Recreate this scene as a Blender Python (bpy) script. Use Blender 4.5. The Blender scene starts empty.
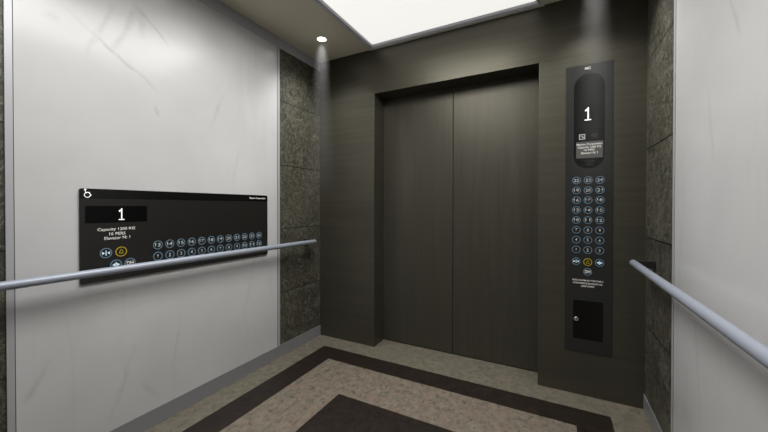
import bpy, bmesh, math, random
from mathutils import Vector, Matrix
S = bpy.context.scene
COL = S.collection
PI = math.pi

# ------------------------------------------------------------------ camera
cd = bpy.data.cameras.new('camera'); cam = bpy.data.objects.new('camera', cd); COL.objects.link(cam)
cd.sensor_width = 36; cd.sensor_fit = 'HORIZONTAL'; cd.lens = 324.175/768*36
cd.shift_y = -6.47/768; cd.clip_start = 0.01
YAW, PITCH, ROLL = .4833, -.0081, .0007
fw = Vector((-math.sin(YAW)*math.cos(PITCH), math.cos(YAW)*math.cos(PITCH), math.sin(PITCH)))
rt = Vector((math.cos(YAW), math.sin(YAW), 0)); up = rt.cross(fw)
r2 = rt*math.cos(ROLL)+up*math.sin(ROLL); u2 = up*math.cos(ROLL)-rt*math.sin(ROLL)
M = Matrix((r2, u2, -fw)).transposed().to_4x4(); M.translation = (1.8275, -2.2755, 1.1325)
cam.matrix_world = M
S.camera = cam

# ------------------------------------------------------------------ world, lights, exposure
w = bpy.data.worlds.new('world'); S.world = w; w.use_nodes = True
w.node_tree.nodes['Background'].inputs[0].default_value = (0, 0, 0, 1)
w.node_tree.nodes['Background'].inputs[1].default_value = 0
S.view_settings.view_transform = 'Standard'; S.view_settings.look = 'None'
S.view_settings.exposure = 0; S.view_settings.gamma = 1; S.view_settings.use_curve_mapping = False
W, H, YB = 2.2746, 2.4, -2.34
LX0, LX1, LY0, LY1 = .504, 1.768, 0.0, -2.30
PANEL_W, PANEL_SPREAD, SPOT_W, SPOT_A = 37, 170, 22, 116
ld = bpy.data.lights.new('panel_light', 'AREA'); ld.shape = 'RECTANGLE'; ld.size = .75; ld.size_y = 1.3
ld.energy = PANEL_W; ld.color = (1, .985, .95); ld.spread = math.radians(PANEL_SPREAD)
lo = bpy.data.objects.new('panel_light', ld); COL.objects.link(lo); lo.location = ((LX0+LX1)/2, -1.22, 2.3902)
DOWN = [(.268, -.318), (W-.268, -.318), (.268, -1.17), (W-.268, -1.17), (.268, -2.02), (W-.268, -2.02)]  # halfway pair is added out of view to brighten the side walls

# ------------------------------------------------------------------ material helpers
def hexc(r, g, b):
    f = lambda c: (c/255/12.92) if c/255 <= .04045 else ((c/255+.055)/1.055)**2.4
    return (f(r), f(g), f(b), 1)
def mat(name, col=(.5, .5, .5, 1), rough=.5, metal=0, spec=.5, emit=None, es=0):
    m = bpy.data.materials.new(name); m.use_nodes = True
    b = m.node_tree.nodes['Principled BSDF']
    b.inputs['Base Color'].default_value = col; b.inputs['Roughness'].default_value = rough
    b.inputs['Metallic'].default_value = metal; b.inputs['Specular IOR Level'].default_value = spec
    if emit: b.inputs['Emission Color'].default_value = emit; b.inputs['Emission Strength'].default_value = es
    return m
class G:
    """small node-graph helper"""
    def __init__(s, m): s.t = m.node_tree; s.b = s.t.nodes['Principled BSDF']
    def n(s, t, **k):
        x = s.t.nodes.new(t)
        for a, v in k.items():
            if hasattr(x, a): setattr(x, a, v)
        return x
    def l(s, a, b): s.t.links.new(a, b)
    def pos(s, scale=(1, 1, 1), rot=(0, 0, 0), off=(0, 0, 0)):
        g = s.n('ShaderNodeNewGeometry'); mp = s.n('ShaderNodeMapping')
        mp.inputs['Scale'].default_value = scale; mp.inputs['Rotation'].default_value = rot; mp.inputs['Location'].default_value = off
        s.l(g.outputs['Position'], mp.inputs[0]); return mp.outputs[0]
    def noise(s, vec, scale, detail=4, rough=.5, dist=0):
        x = s.n('ShaderNodeTexNoise'); x.inputs['Scale'].default_value = scale; x.inputs['Detail'].default_value = detail
        x.inputs['Roughness'].default_value = rough; x.inputs['Distortion'].default_value = dist
        s.l(vec, x.inputs['Vector']); return x.outputs['Fac']
    def ramp(s, fac, stops):
        x = s.n('ShaderNodeValToRGB'); e = x.color_ramp.elements
        while len(e) < len(stops): e.new(.5)
        for k, (p, c) in zip(e, stops):
            k.position = p; k.color = c if len(c) == 4 else (*c, 1)
        s.l(fac, x.inputs[0]); return x.outputs[0]
    def math(s, op, a, b=None):
        x = s.n('ShaderNodeMath'); x.operation = op
        for i, v in enumerate((a, b)):
            if v is None: continue
            if isinstance(v, (int, float)): x.inputs[i].default_value = v
            else: s.l(v, x.inputs[i])
        return x.outputs[0]
    def mix(s, f, a, b, mode='MIX'):
        x = s.n('ShaderNodeMix'); x.data_type = 'RGBA'; x.blend_type = mode
        for i, v in ((0, f), (6, a), (7, b)):
            if isinstance(v, (int, float, tuple)): x.inputs[i].default_value = v
            else: s.l(v, x.inputs[i])
        return x.outputs[2]
    def base(s, c): s.l(c, s.b.inputs['Base Color'])
    def bump(s, h, st=.1, d=.01):
        x = s.n('ShaderNodeBump'); x.inputs['Strength'].default_value = st; x.inputs['Distance'].default_value = d
        s.l(h, x.inputs['Height']); s.l(x.outputs[0], s.b.inputs['Normal'])
K = lambda v: (v, v, v, 1)

# white marble-look laminate with faint grey veins
def marble():
    m = mat('white_marble', rough=.2, spec=.35); g = G(m)
    v = g.pos((1, 1, 1))
    cloud = g.noise(v, 1.6, 5, .55)
    c = g.ramp(cloud, [(.3, hexc(186, 186, 187)), (.7, hexc(200, 200, 201))])
    def vein(rx, sc, thr, off, width):
        vv = g.pos((sc, sc, sc*.16), (rx, 0, 0), off)
        n = g.noise(vv, 1.0, 3, .45, .25)
        a = g.math('ABSOLUTE', g.math('SUBTRACT', n, thr))
        line = g.ramp(a, [(0, K(1)), (width, K(0))])
        msk = g.ramp(g.noise(g.pos(off=off), 1.3, 2), [(.50, K(0)), (.66, K(1))])
        return g.math('MULTIPLY', line, msk)
    s1 = vein(.45, 2.6, .5, (3, 1, 2), .016); s2 = vein(-.75, 2.2, .52, (7, 4, 1), .012); s3 = vein(.2, 3.4, .48, (11, 2, 6), .012)
    c = g.mix(g.math('MULTIPLY', s1, .07), c, hexc(128, 125, 124))
    c = g.mix(g.math('MULTIPLY', s2, .07), c, hexc(128, 125, 124))
    c = g.mix(g.math('MULTIPLY', s3, .06), c, hexc(128, 125, 124))
    def streak(a, wd, am):
        nonlocal c
        y0, z0, y1, z1 = a
        ang = math.atan2(z1-z0, y1-y0); L = math.hypot(y1-y0, z1-z0)/2; cy, cz = (y0+y1)/2, (z0+z1)/2
        sb = g.n('ShaderNodeVectorMath'); sb.operation = 'SUBTRACT'; g.l(wob, sb.inputs[0]); sb.inputs[1].default_value = (0, cy, cz)
        def dot(d):
            x = g.n('ShaderNodeVectorMath'); x.operation = 'DOT_PRODUCT'; g.l(sb.outputs[0], x.inputs[0]); x.inputs[1].default_value = d
            return g.math('ABSOLUTE', x.outputs['Value'])
        u = g.math('MAXIMUM', g.math('SUBTRACT', 1, g.math('POWER', g.math('DIVIDE', dot((0, math.cos(ang), math.sin(ang))), L), 3)), 0)
        w_ = g.math('MAXIMUM', g.math('SUBTRACT', 1, g.math('DIVIDE', dot((0, -math.sin(ang), math.cos(ang))), wd*1.3)), 0)
        f = g.math('MULTIPLY', g.math('MULTIPLY', u, w_), g.math('MULTIPLY', patch, am*.75))
        c = g.mix(f, c, hexc(120, 117, 116))
    wn = g.n('ShaderNodeTexNoise'); wn.inputs['Scale'].default_value = 5; wn.inputs['Detail'].default_value = 4; g.l(v, wn.inputs['Vector'])
    sc_ = g.n('ShaderNodeVectorMath'); sc_.operation = 'MULTIPLY_ADD'; g.l(wn.outputs['Color'], sc_.inputs[0])
    sc_.inputs[1].default_value = (.06, .06, .06); sc_.inputs[2].default_value = (-.03, -.03, -.03)
    ad = g.n('ShaderNodeVectorMath'); ad.operation = 'ADD'; g.l(v, ad.inputs[0]); g.l(sc_.outputs[0], ad.inputs[1]); wob = ad.outputs[0]
    patch = g.ramp(g.noise(g.pos(off=(2, 7, 3)), 9, 4, .6), [(.35, K(.25)), (.6, K(1))])
    for a, wd, am in (((-1.701, 1.994, -1.315, 1.717), .010, .5), ((-1.509, 2.102, -1.610, 1.772), .014, .45), ((-1.410, 2.148, -1.518, 1.841), .016, .4),
                      ((-1.440, 2.141, -1.259, 1.986), .009, .4), ((-1.401, 2.138, -1.393, 1.958), .022, .35), ((-.943, 1.830, -1.037, 1.592), .012, .3),
                      ((-1.431, .474, -1.538, .111), .014, .4), ((-1.742, .521, -1.816, .349), .014, .35), ((-1.766, 1.917, -1.689, 1.909), .020, .25),
                      ((-.828, 1.518, -.881, 1.272), .012, .3), ((-1.414, .267, -1.312, .123), .012, .3), ((-1.33, 1.66, -1.31, 1.60), .012, .35),
                      ((-1.20, .55, -1.27, .20), .010, .25), ((-.70, .9, -.80, .35), .012, .2)):
        streak(a, wd, am)
    g.base(c); return m
# dark olive-brown marble tiles with thin joints every 0.483 m
def stone():
    m = mat('dark_stone', rough=.45, spec=.4); g = G(m)
    v = g.pos((1, 1, 1))
    big = g.noise(v, 4, 4, .6)
    c = g.ramp(big, [(.3, hexc(46, 45, 38)), (.7, hexc(68, 66, 56))])
    fine = g.noise(v, 38, 5, .7)
    c = g.mix(.55, c, g.ramp(fine, [(.3, K(.25)), (.7, K(.8))]), 'OVERLAY')
    for sc, off, wd, am in ((8, (1, 5, 2), .016, .7), (15, (4, 2, 9), .022, .65), (26, (8, 3, 1), .035, .5)):
        n = g.noise(g.pos((1, 1, .8), (.5, .2, 0), off), sc, 4, .55, 1.1)
        a = g.math('ABSOLUTE', g.math('SUBTRACT', n, .5))
        line = g.ramp(a, [(0, K(1)), (wd, K(0))])
        c = g.mix(g.math('MULTIPLY', line, am), c, hexc(122, 120, 107))
    sp = g.n('ShaderNodeSeparateXYZ'); gm = g.n('ShaderNodeNewGeometry'); g.l(gm.outputs['Position'], sp.inputs[0])
    f = g.math('FRACT', g.math('ADD', g.math('DIVIDE', sp.outputs[2], .4831), .5))
    d = g.math('ABSOLUTE', g.math('SUBTRACT', f, .5))
    j = g.math('LESS_THAN', d, .0062)
    tid = g.math('FLOOR', g.math('DIVIDE', sp.outputs[2], .4831))
    wn = g.n('ShaderNodeTexWhiteNoise'); wn.noise_dimensions = '1D'; g.l(tid, wn.inputs['W'])
    tv = g.ramp(wn.outputs['Value'], [(0, K(.86)), (1, K(1.0))])
    c = g.mix(1.0, c, tv, 'MULTIPLY')
    c = g.mix(j, c, hexc(12, 12, 10)); g.base(c)
    g.bump(g.math('MULTIPLY', j, -1), .5, .004)
    return m
def brushed(name, a, b, axis, rough, metal, streak=160, spec=.5):
    m = mat(name, rough=rough, metal=metal, spec=spec); g = G(m)
    sc = {'x': (1.5, 1.5, streak), 'z': (streak, streak, 1.2), 'y': (streak, 2, 2)}[axis]
    n = g.noise(g.pos(sc), 1, 5, .7)
    n2 = g.noise(g.pos(tuple(k*.2 if k > 10 else k for k in sc), off=(3, 3, 3)), 1, 3, .6)
    c = g.mix(.5, g.ramp(n, [(.3, a), (.7, b)]), g.ramp(n2, [(.3, a), (.7, b)]))
    g.base(c)
    g.l(g.ramp(n, [(.3, K(max(0, rough-.04))), (.7, K(rough+.05))]), g.b.inputs['Roughness'])
    return m
def granite():
    m = mat('granite_floor', rough=.45, spec=.3); g = G(m)
    v = g.pos((1, 1, 1))
    n = g.noise(v, 20, 7, .68, .3); n3 = g.noise(g.pos(off=(9, 2, 4)), 14, 5, .65, .3)
    n2 = g.noise(g.pos((1, .8, 1), (0, 0, .6), (5, 5, 5)), 42, 5, .62, .8)
    pink = g.ramp(n3, [(.42, K(0)), (.62, K(1))]); fl = g.ramp(n2, [(.52, K(0)), (.64, K(1))])
    light = g.ramp(n, [(.30, hexc(92, 88, 78)), (.5, hexc(112, 105, 94)), (.72, hexc(130, 123, 112))])
    light = g.mix(g.math('MULTIPLY', pink, .55), light, hexc(122, 103, 91))
    light = g.mix(g.math('MULTIPLY', fl, .75), light, hexc(70, 73, 64))
    outer = g.ramp(n, [(.30, hexc(86, 83, 73)), (.5, hexc(107, 102, 90)), (.72, hexc(122, 117, 105))])
    outer = g.mix(g.math('MULTIPLY', pink, .3), outer, hexc(116, 103, 91))
    outer = g.mix(g.math('MULTIPLY', fl, .6), outer, hexc(72, 74, 65))
    dark = g.ramp(n, [(.3, hexc(22, 20, 18)), (.5, hexc(32, 27, 23)), (.72, hexc(44, 37, 31))])
    dark = g.mix(g.math('MULTIPLY', pink, .5), dark, hexc(46, 32, 25))
    dark = g.mix(g.math('MULTIPLY', fl, .7), dark, hexc(15, 16, 15))
    sp = g.n('ShaderNodeSeparateXYZ'); gm = g.n('ShaderNodeNewGeometry'); g.l(gm.outputs['Position'], sp.inputs[0])
    dx = g.math('MINIMUM', sp.outputs[0], g.math('SUBTRACT', W, sp.outputs[0]))
    dx = g.math('SUBTRACT', dx, .0065)
    dy = g.math('MINIMUM', g.math('MULTIPLY', sp.outputs[1], -1), g.math('ADD', sp.outputs[1], -YB))
    d = g.math('MINIMUM', dx, dy)
    c = g.mix(g.math('GREATER_THAN', d, .1655), outer, dark)
    c = g.mix(g.math('GREATER_THAN', d, .3335), c, light)
    c = g.mix(g.math('GREATER_THAN', d, .6710), c, dark)
    g.base(c); return m

MARBLE = marble(); STONE = stone(); GRANITE = granite()
METAL_H = brushed('front_brushed_metal', hexc(70, 68, 59), hexc(84, 82, 72), 'x', .36, .45, spec=.2)
METAL_V = brushed('door_brushed_metal', hexc(68, 66, 58), hexc(82, 79, 71), 'z', .38, .45, 120, spec=.2)
CEIL = brushed('ceiling_metal', hexc(218, 212, 192), hexc(226, 220, 200), 'y', .5, .0, 200, .3)
REAR = mat('rear_wall_laminate', hexc(60, 59, 56), .6, 0, .3)
TRIM = mat('grey_metal_trim', hexc(146, 146, 151), .42, .35)
TRIM_D = mat('dark_groove', hexc(60, 60, 64), .5, .3)
CORN = mat('lightened_cornice_metal', hexc(172, 172, 179), .45, .1)  # same grey metal as the skirting, lightened in place of missing light
EDGE = mat('satin_edge_metal', hexc(176, 176, 180), .38, .2)
RAILM = mat('satin_blue_grey_metal', hexc(150, 156, 169), .42, .2)
BRK = mat('dark_bracket_metal', hexc(48, 44, 46), .45, .4)
PLATE = mat('control_black', hexc(32, 31, 29), .32, 0, .35)
PLATE_G = mat('operating_panel_charcoal', hexc(44, 44, 43), .35, 0, .2)
BLACK = mat('gloss_black', hexc(14, 14, 13), .25, 0, .3)
SCREENB = mat('display_black', hexc(4, 4, 4), .3, 0, .15)
WIN = mat('display_window_dark', hexc(12, 12, 12), .3, 0, .2)
LCD = mat('lcd_grey', hexc(74, 74, 72), .4, 0, .3, hexc(90, 90, 88), .18)
DIGIT = mat('lit_digit', K(.8), .5, 0, .2, (1, 1, .98, 1), .55)
TEXTM = mat('glowing_white_print', hexc(200, 198, 192), .5, 0, .2, (1, 1, .97, 1), .17)  # glow added to the print so the lettering reads brighter
SYM = mat('lit_symbol', hexc(150, 150, 148), .5, 0, .2, (1, 1, .98, 1), .22)
TEXTD = mat('glowing_grey_print', hexc(170, 172, 172), .5, 0, .2, hexc(200, 205, 205), .06)  # numeral print lifted by a weak added glow
TEXTX = mat('printed_dim', hexc(66, 66, 66), .5, 0, .2)
RINGM = mat('backlit_blue_ring', hexc(92, 116, 132), .4, 0, .3, hexc(110, 150, 175), .07)
ICONM = mat('backlit_pale_icon', hexc(200, 220, 230), .4, 0, .3, hexc(190, 225, 240), .3)
YEL = mat('backlit_yellow', hexc(150, 132, 32), .4, 0, .3, hexc(190, 170, 40), .12)
DIFF = mat('light_diffuser', K(.8), .5, 0, .2, hexc(241, 240, 235), .93)
LENS = mat('lamp_lens', K(.9), .5, 0, .2, (1, .98, .95, 1), 6)
RAILL = mat('light_frame_silver', hexc(205, 205, 212), .4, .1)
BEZ = mat('lamp_bezel', hexc(170, 168, 160), .35, .4)
CHROME = mat('lock_chrome', hexc(190, 190, 186), .28, .8)
TRIML = mat('light_frame_lip', hexc(222, 216, 196), .4, .1)
BACK = mat('shaft_dark', hexc(16, 16, 15), .8)

# ------------------------------------------------------------------ mesh helpers
def link(name, bm, material, parent=None, smooth=False, bevel=0, seg=2):
    me = bpy.data.meshes.new(name); bmesh.ops.recalc_face_normals(bm, faces=bm.faces)
    bm.to_mesh(me); bm.free(); me.materials.append(material)
    o = bpy.data.objects.new(name, me); COL.objects.link(o)
    if parent: o.parent = parent
    if smooth:
        for p in me.polygons: p.use_smooth = True
    if bevel:
        md = o.modifiers.new('bevel', 'BEVEL'); md.width = bevel; md.segments = seg; md.limit_method = 'ANGLE'; md.angle_limit = .7
        md.harden_normals = False
    return o
def bx(bm, a, b):
    v = [bm.verts.new((x, y, z)) for x in (a[0], b[0]) for y in (a[1], b[1]) for z in (a[2], b[2])]
    for f in ((0, 1, 3, 2), (4, 6, 7, 5), (0, 4, 5, 1), (2, 3, 7, 6), (0, 2, 6, 4), (1, 5, 7, 3)): bm.faces.new([v[i] for i in f])
def prism(bm, pts, n0, n1):
    """polygon in local u,v extruded along n"""
    a = [bm.verts.new((u, v, n0)) for u, v in pts]; b = [bm.verts.new((u, v, n1)) for u, v in pts]
    bm.faces.new(a[::-1]); bm.faces.new(b); n = len(pts)
    for i in range(n): bm.faces.new((a[i], a[(i+1) % n], b[(i+1) % n], b[i]))
def annulus(bm, c, r0, r1, n0, n1, seg=32):
    R = []
    for r, z in ((r0, n0), (r0, n1), (r1, n1), (r1, n0)):
        R.append([bm.verts.new((c[0]+r*math.cos(2*PI*i/seg), c[1]+r*math.sin(2*PI*i/seg), z)) for i in range(seg)])
    for k in range(4):
        A, B = R[k], R[(k+1) % 4]
        for i in range(seg): bm.faces.new((A[i], A[(i+1) % seg], B[(i+1) % seg], B[i]))
def disc(c, r, seg=32): return [(c[0]+r*math.cos(2*PI*i/seg), c[1]+r*math.sin(2*PI*i/seg)) for i in range(seg)]
def rrect(u0, v0, u1, v1, r, seg=6):
    P = []
    for cx, cy, a0 in ((u1-r, v0+r, -PI/2), (u1-r, v1-r, 0), (u0+r, v1-r, PI/2), (u0+r, v0+r, PI)):
        P += [(cx+r*math.cos(a0+PI/2*i/seg), cy+r*math.sin(a0+PI/2*i/seg)) for i in range(seg+1)]
    return P
def lathe(bm, prof, axis='z', c=(0, 0, 0), seg=32):
    """prof: (radius, height) list, closed at both ends"""
    R = []
    for r, h in prof:
        row = []
        for i in range(seg):
            a = 2*PI*i/seg; u, v = r*math.cos(a), r*math.sin(a)
            p = (u, v, h) if axis == 'z' else ((v, h, u) if axis == 'y' else (h, u, v))
            row.append(bm.verts.new((p[0]+c[0], p[1]+c[1], p[2]+c[2])))
        R.append(row)
    for A, B in zip(R, R[1:]):
        for i in range(seg): bm.faces.new((A[i], A[(i+1) % seg], B[(i+1) % seg], B[i]))
    bm.faces.new(R[0][::-1]); bm.faces.new(R[-1])
def empty(name, mw=None, loc=None):
    o = bpy.data.objects.new(name, None); COL.objects.link(o); o.empty_display_size = .05
    if mw is not None: o.matrix_world = mw
    if loc is not None: o.location = loc
    return o
def tag(o, label, cat, group=None):
    o['label'] = label; o['category'] = cat
    if group: o['group'] = group
    return o
def struct(o, label=None):
    o['kind'] = 'structure'
    if label: o['label'] = label
    return o
def frame(O, R, U, N):
    m = Matrix((R, U, N)).transposed().to_4x4(); m.translation = O; return m
def textmesh(s, w=None, h=None, bold=.0, depth=.0003):
    c = bpy.data.curves.new('t', 'FONT'); c.body = s; c.align_x = 'CENTER'; c.align_y = 'CENTER'; c.size = 1
    c.offset = bold; c.resolution_u = 3
    o = bpy.data.objects.new('t', c); COL.objects.link(o)
    dg = bpy.context.evaluated_depsgraph_get(); dg.update()
    me = bpy.data.meshes.new_from_object(o.evaluated_get(dg)); bpy.data.objects.remove(o)
    xs = [v.co.x for v in me.vertices]; ys = [v.co.y for v in me.vertices]
    cx, cy, sw, sh = (min(xs)+max(xs))/2, (min(ys)+max(ys))/2, max(xs)-min(xs), max(ys)-min(ys)
    kx = w/sw if w else None; ky = h/sh if h else None
    kx = kx or ky; ky = ky or kx
    for v in me.vertices: v.co = ((v.co.x-cx)*kx, (v.co.y-cy)*ky, 0)
    bm = bmesh.new(); bm.from_mesh(me); bpy.data.meshes.remove(me)
    r = bmesh.ops.extrude_face_region(bm, geom=bm.faces[:])
    bmesh.ops.translate(bm, verts=[e for e in r['geom'] if isinstance(e, bmesh.types.BMVert)], vec=(0, 0, depth))
    return bm
def text(name, s, u, v, n, material, parent, w=None, h=None, bold=.0):
    o = link(name, textmesh(s, w, h, bold), material, parent); o.location = (u, v, n); return o

# ------------------------------------------------------------------ room shell
T = .06
bm = bmesh.new(); bx(bm, (-T, YB-T, -.06), (W+T, .26, 0)); struct(link('floor', bm, GRANITE), 'speckled beige granite floor with dark brown bands')
bm = bmesh.new()
for a, b in (((-T, YB-T, H), (LX0+.012, .0, H+.06)), ((LX1-.012, YB-T, H), (W+T, .0, H+.06)), ((LX0+.012, YB-T, H), (LX1-.012, LY1+.012, H+.06)),
             ((LX0+.012, LY1+.012, H+.03), (LX1-.012, -.0005, H+.06))): bx(bm, a, b)
struct(link('ceiling', bm, CEIL), 'dark olive metal ceiling border around the light')
bm = bmesh.new(); bx(bm, (-T, YB, 0), (-.006, 0, H)); struct(link('wall_left', bm, STONE), 'left wall of dark veined stone tiles')
bm = bmesh.new(); bx(bm, (W+.006, YB, 0), (W+T, 0, H)); struct(link('wall_right', bm, STONE), 'right wall of dark veined stone tiles')
bm = bmesh.new(); bx(bm, (-T, YB-T, 0), (W+T, YB, H)); struct(link('wall_rear', bm, REAR))
XA, XB, HD, DD = .5439, 1.7391, 2.0426, .1671
bm = bmesh.new(); bx(bm, (-T, 0, 0), (XA, DD-.004, HD-.0002)); bx(bm, (XB, 0, 0), (W+T, DD-.004, HD-.0002)); bx(bm, (-T, .0022, HD+.0002), (W+T, DD-.004, H+.06))
struct(link('wall_front', bm, METAL_H, bevel=.002), 'front wall of dark brushed metal around the doorway')
bm = bmesh.new(); bx(bm, (-T, .215, 0), (W+T, .255, H)); struct(link('wall_shaft', bm, BACK))
# sliding car door: two leaves
d = empty('door_1', loc=((XA+XB)/2, .18, 0)); struct(d, 'closed two-leaf elevator door of dark vertical brushed metal')
for s in (-1, 1):
    bm = bmesh.new(); a, b = sorted((s*.0018, s*.64)); bx(bm, (a, DD-.18, .006), (b, DD-.18+.03, HD+.05))
    link('door_leaf', bm, METAL_V, d, bevel=.002)
# cornices and skirtings
for side, x0, x1 in (('left', -.006, 0), ('right', W, W+.006)):
    bm = bmesh.new(); bx(bm, (x0, YB, 0), (x1, 0, .0855)); struct(link('baseboard_'+side, bm, TRIM, bevel=.001), f'grey metal skirting along the {side} wall')
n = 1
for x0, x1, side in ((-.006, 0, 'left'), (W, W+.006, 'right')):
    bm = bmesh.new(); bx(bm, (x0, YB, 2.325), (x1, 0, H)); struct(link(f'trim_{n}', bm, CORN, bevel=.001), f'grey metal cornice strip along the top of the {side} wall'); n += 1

# ------------------------------------------------------------------ marble wall panels in metal edge trims
def wall_panel(x, s, label):
    e = empty('wall_panel', loc=(x, -1.1675, .0855)); tag(e, label, 'wall panel', 'white marble side panels')
    def b(name, y0, y1, n0, n1, m, bv=0):
        bm = bmesh.new(); a, c = sorted((s*n0, s*n1)); bx(bm, (a, y0+1.1675, .0005), (c, y1+1.1675, 2.239)); return link(name, bm, m, e, bevel=bv)
    b('panel_face', -1.834, -.505, -.0058, -.0012, MARBLE)
    for y0, y1, g0, g1 in ((-.5015, -.479, -.5045, -.5018), (-1.858, -1.8365, -1.8362, -1.8345)):
        b('edge_trim', y0, y1, -.0058, .0004, EDGE, .0008); b('groove', g0, g1, -.0056, -.0010, TRIM_D)
wall_panel(0, 1, 'white veined marble panel on the left wall behind the wide black control panel')
wall_panel(W, -1, 'white marble panel on the right wall behind the plain handrail')

# ------------------------------------------------------------------ handrails
def handrail(x, s, zr, off, label):
    e = empty('handrail', loc=(x, -1.17, zr)); tag(e, label, 'handrail', 'side wall handrails')
    R = .0168; y0, y1 = -1.0, 1.0
    bm = bmesh.new()
    prof = [(R*math.sin(a), y0+R*.5*(1-math.cos(a))) for a in [PI/2*i/6 for i in range(1, 7)]] + [(R*math.sin(a), y1-R*.5*(1-math.cos(a))) for a in [PI/2*i/6 for i in range(6, 0, -1)]]
    lathe(bm, prof, 'y', (s*off, 0, 0), 40); o = link('rail', bm, RAILM, e, smooth=True)
    for yy in (-.974, 0, .974):
        bm = bmesh.new(); a, b = sorted((-s*.0055 if abs(yy) > .5 else s*.0002, s*.068)); bx(bm, (a, yy-.012, -.0175), (b, yy+.012, .0175))
        if yy: link('bracket', bm, BRK, e, bevel=.002)
        else: bm.free()
handrail(0, 1, .848, .083, 'blue-grey round handrail on the left wall passing in front of the black control panel')
handrail(W, -1, .8415, .0805, 'blue-grey round handrail on the right wall held by a dark bracket')

# ------------------------------------------------------------------ ceiling light
e = empty('ceiling_light', loc=((LX0+LX1)/2, (LY0+LY1)/2, H)); tag(e, 'large glowing white rectangular ceiling light in a stepped grey metal frame', 'ceiling light')
hx, hy = (LX1-LX0)/2, (LY0-LY1)/2-.0005
def ringframe(name, prof, m):
    bm = bmesh.new(); R = []
    for ins, z in prof:
        R.append([bm.verts.new((sx*(hx-ins), sy*(hy-ins), z)) for sx, sy in ((-1, -1), (1, -1), (1, 1), (-1, 1))])
    for k in range(len(R)):
        A, B = R[k], R[(k+1) % len(R)]
        for i in range(4): bm.faces.new((A[i], A[(i+1) % 4], B[(i+1) % 4], B[i]))
    return link(name, bm, m, e)
ringframe('frame', [(0, -.0002), (0, -.008), (.014, -.008), (.014, -.0002)], TRIML)
ringframe('inner_frame', [(.0142, -.0005), (.0142, -.0065), (.024, -.0065), (.030, .003), (.034, .003), (.034, -.002), (.040, -.002), (.048, .014), (.048, .022), (.0142, .022)], RAILL)
bm = bmesh.new(); bx(bm, (-hx+.0482, -hy+.0482, .012), (hx-.0482, hy-.0482, .020)); link('diffuser', bm, DIFF, e)

# ------------------------------------------------------------------ corner downlights, plus an added unseen pair halfway along the sides
names = ['round downlight in the ceiling at the front left corner', 'round downlight in the ceiling at the front right corner',
         'added unseen downlight in the ceiling halfway along the left wall', 'added unseen downlight in the ceiling halfway along the right wall',
         'round downlight in the ceiling at the rear left corner', 'round downlight in the ceiling at the rear right corner']
HZ = bpy.data.materials.new('haze'); HZ.use_nodes = True
t = HZ.node_tree; t.nodes.clear()
out = t.nodes.new('ShaderNodeOutputMaterial'); vs = t.nodes.new('ShaderNodeVolumeScatter'); t.links.new(vs.outputs[0], out.inputs['Volume'])
HAZE = 3.4
tc = t.nodes.new('ShaderNodeTexCoord'); sx = t.nodes.new('ShaderNodeSeparateXYZ')
t.links.new(tc.outputs['Object'], sx.inputs[0])
def vm(op, a, b=None):
    x = t.nodes.new('ShaderNodeMath'); x.operation = op
    for i, v in enumerate((a, b)):
        if v is None: continue
        if isinstance(v, (int, float)): x.inputs[i].default_value = v
        else: t.links.new(v, x.inputs[i])
    return x.outputs[0]
dep = vm('MULTIPLY', sx.outputs[2], -1)
rad = vm('SQRT', vm('ADD', vm('POWER', sx.outputs[0], 2), vm('POWER', sx.outputs[1], 2)))
core = vm('MAXIMUM', vm('SUBTRACT', 1, vm('DIVIDE', rad, vm('ADD', vm('MULTIPLY', dep, .07), .052))), 0)
fade = vm('MAXIMUM', vm('SUBTRACT', 1, vm('DIVIDE', dep, 1.25)), 0)
t.links.new(vm('MULTIPLY', vm('MULTIPLY', vm('POWER', vm('MAXIMUM', dep, .02), 1.05), vm('POWER', fade, 1.3)), vm('MULTIPLY', vm('POWER', core, 1.1), HAZE)), vs.inputs['Density'])
for i, (x, y) in enumerate(DOWN):
    e = empty('downlight', loc=(x, y, H)); tag(e, names[i], 'downlight', 'ceiling downlights')
    bm = bmesh.new(); annulus(bm, (0, 0), .034, .041, -.0002, -.003); link('bezel', bm, BEZ, e, smooth=False)
    bm = bmesh.new(); lathe(bm, [(.0338, -.0002), (.0335, -.002), (.02, -.003)], seg=32); link('lens', bm, LENS, e)
    l = bpy.data.lights.new('downlight_lamp', 'SPOT'); l.energy = SPOT_W*{-.318: 1.3, -1.17: .22, -2.02: .9}[y]; l.spot_size = math.radians(SPOT_A); l.spot_blend = 1
    l.shadow_soft_size = .03; l.color = (1, .99, .97)
    o = bpy.data.objects.new('downlight_lamp', l); COL.objects.link(o); o.location = (x, y, H-.036)

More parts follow.
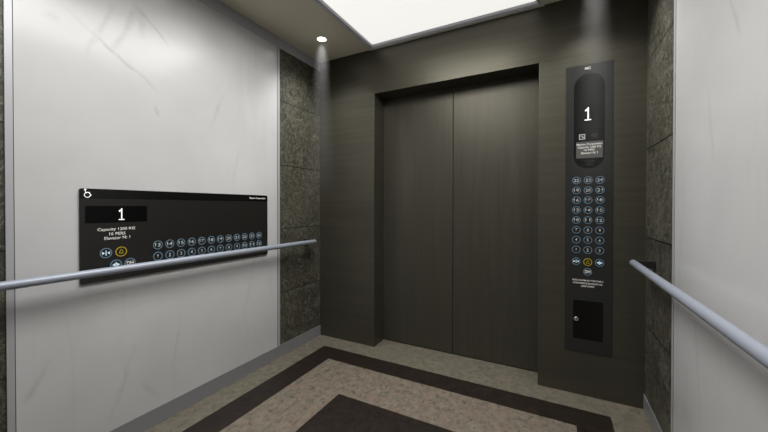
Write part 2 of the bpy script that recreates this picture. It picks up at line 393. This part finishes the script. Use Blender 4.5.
# ------------------------------------------------------------------ buttons
def button(parent, u, v, n, kind, r=.0228):
    b = bmesh.new(); prism(b, disc((0, 0), r*.97, 28), -.0004, .0010)
    o = link('button', b, PLATE, parent); o.location = (u, v, n)
    col = YEL if kind == 'alarm' else RINGM
    b = bmesh.new(); annulus(b, (0, 0), r*.82, r, -.0002, .0018, 28); link('ring', b, col, o)
    if kind.isdigit() or kind == 'DH':
        dg = len(kind)
        t = text('numeral' if kind.isdigit() else 'lettering', kind, 0, 0, .001, TEXTD if kind.isdigit() else TEXTM, o,
                 w={1: None, 2: r*1.16}[dg] if kind != 'DH' else r*1.2, h=r*.80, bold=.02)
        return o
    b = bmesh.new(); s = r
    if kind == 'close':
        prism(b, [(-.62*s, -.32*s), (-.18*s, 0), (-.62*s, .32*s)], .001, .0014); prism(b, [(.62*s, -.32*s), (.62*s, .32*s), (.18*s, 0)], .001, .0014)
        prism(b, [(-.07*s, -.5*s), (.07*s, -.5*s), (.07*s, .5*s), (-.07*s, .5*s)], .001, .0014)
    elif kind == 'open':
        prism(b, [(-.66*s, 0), (-.14*s, -.34*s), (-.14*s, .34*s)], .001, .0014); prism(b, [(.66*s, 0), (.14*s, .34*s), (.14*s, -.34*s)], .001, .0014)
        prism(b, [(-.08*s, -.5*s), (.08*s, -.5*s), (.08*s, .5*s), (-.08*s, .5*s)], .001, .0014)
    else:
        out_ = [(-.42, -.34), (.42, -.34), (.42, -.24), (.30, -.12), (.28, .18), (.16, .38), (.05, .44), (.05, .54), (-.05, .54), (-.05, .44), (-.16, .38), (-.28, .18), (-.30, -.12), (-.42, -.24)]
        inn = [(-.24, -.22), (.24, -.22), (.17, -.08), (.16, .16), (.08, .29), (-.08, .29), (-.16, .16), (-.17, -.08)]
        prism(b, [(x*s, y*s) for x, y in out_], .001, .0014)
        prism(b, [(-.1*s, -.42*s), (.1*s, -.42*s), (.1*s, -.5*s), (-.1*s, -.5*s)], .001, .0014)
        link('symbol', b, YEL, o)
        b = bmesh.new(); prism(b, [(x*s, y*s) for x, y in inn], .0014, .0016); link('symbol_centre', b, BLACK, o); return o
    link('symbol', b, ICONM, o); return o

def digit_one(name, u, v, n, h, w, m, parent):
    """dot-matrix style figure one with a foot"""
    bm = bmesh.new(); st = w*.21
    prism(bm, [(-st*.5+w*.03, -h/2), (st*.5+w*.03, -h/2), (st*.5+w*.03, h/2), (-st*.5+w*.03, h/2)], 0, .0006)
    prism(bm, [(-w*.5, -h/2), (w*.5, -h/2), (w*.5, -h/2+st*.85), (-w*.5, -h/2+st*.85)], 0, .0007)
    prism(bm, [(-w*.45, h*.20), (0, h*.26), (0, h*.44), (-w*.45, h*.32)], 0, .0005)
    o = link(name, bm, m, parent); o.location = (u, v, n); return o

# ------------------------------------------------------------------ wide control panel on the left wall
PY0, PY1, PZ0, PZ1 = -1.6445, -.6064, .7928, 1.2132
cu, cv = (PY0+PY1)/2, (PZ0+PZ1)/2
P = empty('control_panel', frame(Vector((-.0008, cu, cv)), Vector((0, 1, 0)), Vector((0, 0, 1)), Vector((1, 0, 0))))
tag(P, 'wide horizontal black control panel on the left white marble panel', 'control panel')
L = lambda y: y-cu
Z = lambda z: z-cv
bm = bmesh.new(); prism(bm, rrect(L(PY0), Z(PZ0), L(PY1), Z(PZ1), .008), 0, .010); link('faceplate', bm, PLATE, P, bevel=.001)
bm = bmesh.new(); prism(bm, rrect(L(PY0)+.001, Z(1.170), L(PY1)-.001, Z(PZ1)-.001, .007), .0101, .0110); hs = link('header_strip', bm, BLACK, P)
FN = .0102
L = lambda y: y-cu-.0045
bm = bmesh.new(); bx(bm, (L(-1.623), Z(1.059), FN), (L(-1.379), Z(1.1365), FN+.0008)); ds = link('display', bm, SCREENB, P)
digit_one('display_digit', L(-1.488), Z(1.0975), FN+.0009, .055, .023, DIGIT, ds)
text('lettering', 'Capacity 1200 KG', L(-1.506), Z(1.0265), FN, TEXTM, P, w=.148, h=.0175, bold=.015)
text('lettering', '16 PERS', L(-1.504), Z(1.0065), FN, TEXTM, P, w=.064, h=.0145, bold=.015)
text('lettering', 'Elevator N: 1', L(-1.504), Z(.9870), FN, TEXTM, P, w=.102, h=.0138, bold=.015)
text('lettering', 'Mayton Corporation', L(-.690), Z(1.1905), .0111, TEXTM, P, w=.135, h=.014, bold=.02)
# wheelchair symbol
bm = bmesh.new()
prism(bm, disc((-.005, .017), .0036, 16), 0, .0006); annulus(bm, (.0022, -.006), .0094, .0118, 0, .0006, 28)
prism(bm, [(-.0066, .014), (-.0040, .014), (-.0014, .001), (-.0040, .001)], 0, .0005); prism(bm, [(-.004, .004), (.010, .003), (.010, .006), (-.004, .007)], 0, .0004)
prism(bm, [(.008, .004), (.011, .004), (.017, -.009), (.014, -.009)], 0, .0003)
o = link('wheelchair_symbol', bm, DIGIT, P); o.location = (L(-1.617), Z(1.1905), .0111)
for k in range(12):
    y = -1.3295+k*(.6505/11)
    button(P, L(y), Z(.8765), FN, str(k+1)); button(P, L(y), Z(.9345), FN, str(k+13))
button(P, L(-1.549), Z(.920), FN, 'close', .0235); button(P, L(-1.490), Z(.920), FN, 'alarm', .0235)
button(P, L(-1.5105), Z(.861), FN, 'open', .0235); button(P, L(-1.454), Z(.8605), FN, 'DH', .0235)

# ------------------------------------------------------------------ tall operating panel right of the door
QX0, QX1, QZ0, QZ1 = 1.8876, 2.1283, .2622, 1.9807
cu, cv = (QX0+QX1)/2, (QZ0+QZ1)/2
L = lambda y: y-cu
P = empty('operating_panel', frame(Vector((cu, .0008, cv)), Vector((1, 0, 0)), Vector((0, 0, 1)), Vector((0, -1, 0))))
tag(P, 'tall narrow dark operating panel with floor buttons right of the door', 'control panel')
bm = bmesh.new(); prism(bm, rrect(L(QX0), Z(QZ0), L(QX1), Z(QZ1), .001, 1), .0008, .0042); link('faceplate', bm, PLATE_G, P, bevel=.0006)
FN = .0043
def rounded_slot(u0, v0, u1, v1, seg=20):
    r = (u1-u0)/2; c = (u0+u1)/2
    return [(c+r*math.cos(a), v1-r+r*math.sin(a)) for a in [PI*i/seg for i in range(seg+1)]] + [(c+r*math.cos(a), v0+r+r*math.sin(a)) for a in [PI+PI*i/seg for i in range(seg+1)]]
bm = bmesh.new(); prism(bm, rounded_slot(L(1.9305), Z(1.362), L(2.0865), Z(1.926)), FN-.0004, FN+.0006); dw = link('display_window', bm, WIN, P)
digit_one('display_digit', L(2.003), Z(1.686), FN+.0007, .077, .034, DIGIT, dw)
# lit square symbol and dim service symbol
bm = bmesh.new(); u, v, a = L(1.974), Z(1.552), .0155
bx(bm, (u-a, v-a, FN+.0007), (u-a+.004, v+a, FN+.0012)); bx(bm, (u+a-.004, v-a, FN+.0007), (u+a, v+a, FN+.0012))
bx(bm, (u-a+.004, v+a-.004, FN+.0007), (u+a-.004, v+a, FN+.0012)); bx(bm, (u-a+.004, v-a, FN+.0007), (u+a-.004, v-a+.004, FN+.0012))
link('square_symbol', bm, SYM, dw)
bm = bmesh.new()
prism(bm, disc((u-.005, v+.004), .003, 12), FN+.0007, FN+.0011); prism(bm, [(u-.002, v-.007), (u+.009, v-.007), (u+.009, v+.001), (u+.005, v+.001)], FN+.0007, FN+.0011)
prism(bm, [(u-.001, v+.002), (u+.003, v+.009), (u+.005, v+.008), (u+.001, v+.001)], FN+.0007, FN+.0010)
link('person_symbol', bm, SYM, dw)
bm = bmesh.new(); u = L(2.036)
for sg in (-1, 1):
    c, s_ = math.cos(sg*.8), math.sin(sg*.8)
    def rp(x, y): return (u+x*c-y*s_, v+x*s_+y*c)
    prism(bm, [rp(-.0018, -.018), rp(.0018, -.018), rp(.0018, .012), rp(-.0018, .012)], FN+.0007, FN+.0010+.0001*sg)
    prism(bm, [rp(-.008, .010), rp(.008, .010), rp(.008, .016), rp(-.008, .016)], FN+.0007, FN+.0011+.0001*sg)
link('service_symbol', bm, TEXTX, dw)
bm = bmesh.new(); bx(bm, (L(1.9435), Z(1.4245), FN+.0006), (L(2.0785), Z(1.5220), FN+.0012)); lc = link('information_screen', bm, LCD, dw)
for s_, z_, w_, h_ in (('Mayton Corporation', 1.5045, .130, .0160), ('Capacity 1200 KG', 1.4870, .118, .0160), ('16 PERS', 1.4720, .054, .0115), ('Elevator N: 1', 1.4540, .084, .0130)):
    text('lettering', s_, L(2.011), Z(z_), FN+.0012, TEXTM, lc, w=w_, h=h_, bold=.02)
text('lettering', 'CE 0475', L(2.013), Z(1.404), FN+.0006, TEXTX, dw, w=.046, h=.011)
text('lettering', '2012', L(2.013), Z(1.386), FN+.0006, TEXTX, dw, w=.030, h=.010)
text('maker_mark', 'MC', L(2.0015), Z(1.9565), FN, TEXTM, P, w=.030, h=.0155, bold=.03)
for k in range(24):
    button(P, L(1.9465+.0593*(k % 3)), Z(.8765+.0594*(k//3)), FN, str(k+1), .0224)
button(P, L(1.9465), Z(.8055), FN, 'close', .0224); button(P, L(2.0058), Z(.8045), FN, 'alarm', .0224); button(P, L(2.0651), Z(.8045), FN, 'open', .0224)
button(P, L(2.0055), Z(.7465), FN, 'DH', .0224)
for s_, z_, w_ in (('PRESS ALARM BUTTON FOR 5', .6935, .156), ('CONTINUOUS SECONDS FOR', .6760, .150), ('ASSISTANCE', .6590, .068)):
    text('lettering', s_, L(2.0055), Z(z_), FN, TEXTM, P, w=w_, h=.0098, bold=.01)
bm = bmesh.new(); bx(bm, (L(1.932), Z(.3405), FN-.0004), (L(2.0835), Z(.572), FN+.0006)); kd = link('service_door', bm, BLACK, P, bevel=.0003)
bm = bmesh.new(); lathe(bm, [(.0125, .0004), (.0125, .003), (.0105, .0045)], seg=28); k = link('lock', bm, CHROME, kd); k.location = (L(1.949), Z(.457), FN)
bm = bmesh.new(); bx(bm, (-.0012, -.006, .0044), (.0012, .006, .0048)); link('keyhole', bm, SCREENB, k)

# ------------------------------------------------------------------ faint haze standing in the two front downlight beams
for i in (0, 1):
    x, y = DOWN[i]
    bm = bmesh.new(); lathe(bm, [(.140, -1.25), (.102, -.7), (.070, -.25), (.053, -.006)], seg=32)
    o = link('light_haze', bm, HZ); o.location = (x, y, H)
    tag(o, 'faint haze in the light beam below the front %s downlight' % ('left', 'right')[i], 'haze'); o['kind'] = 'stuff'
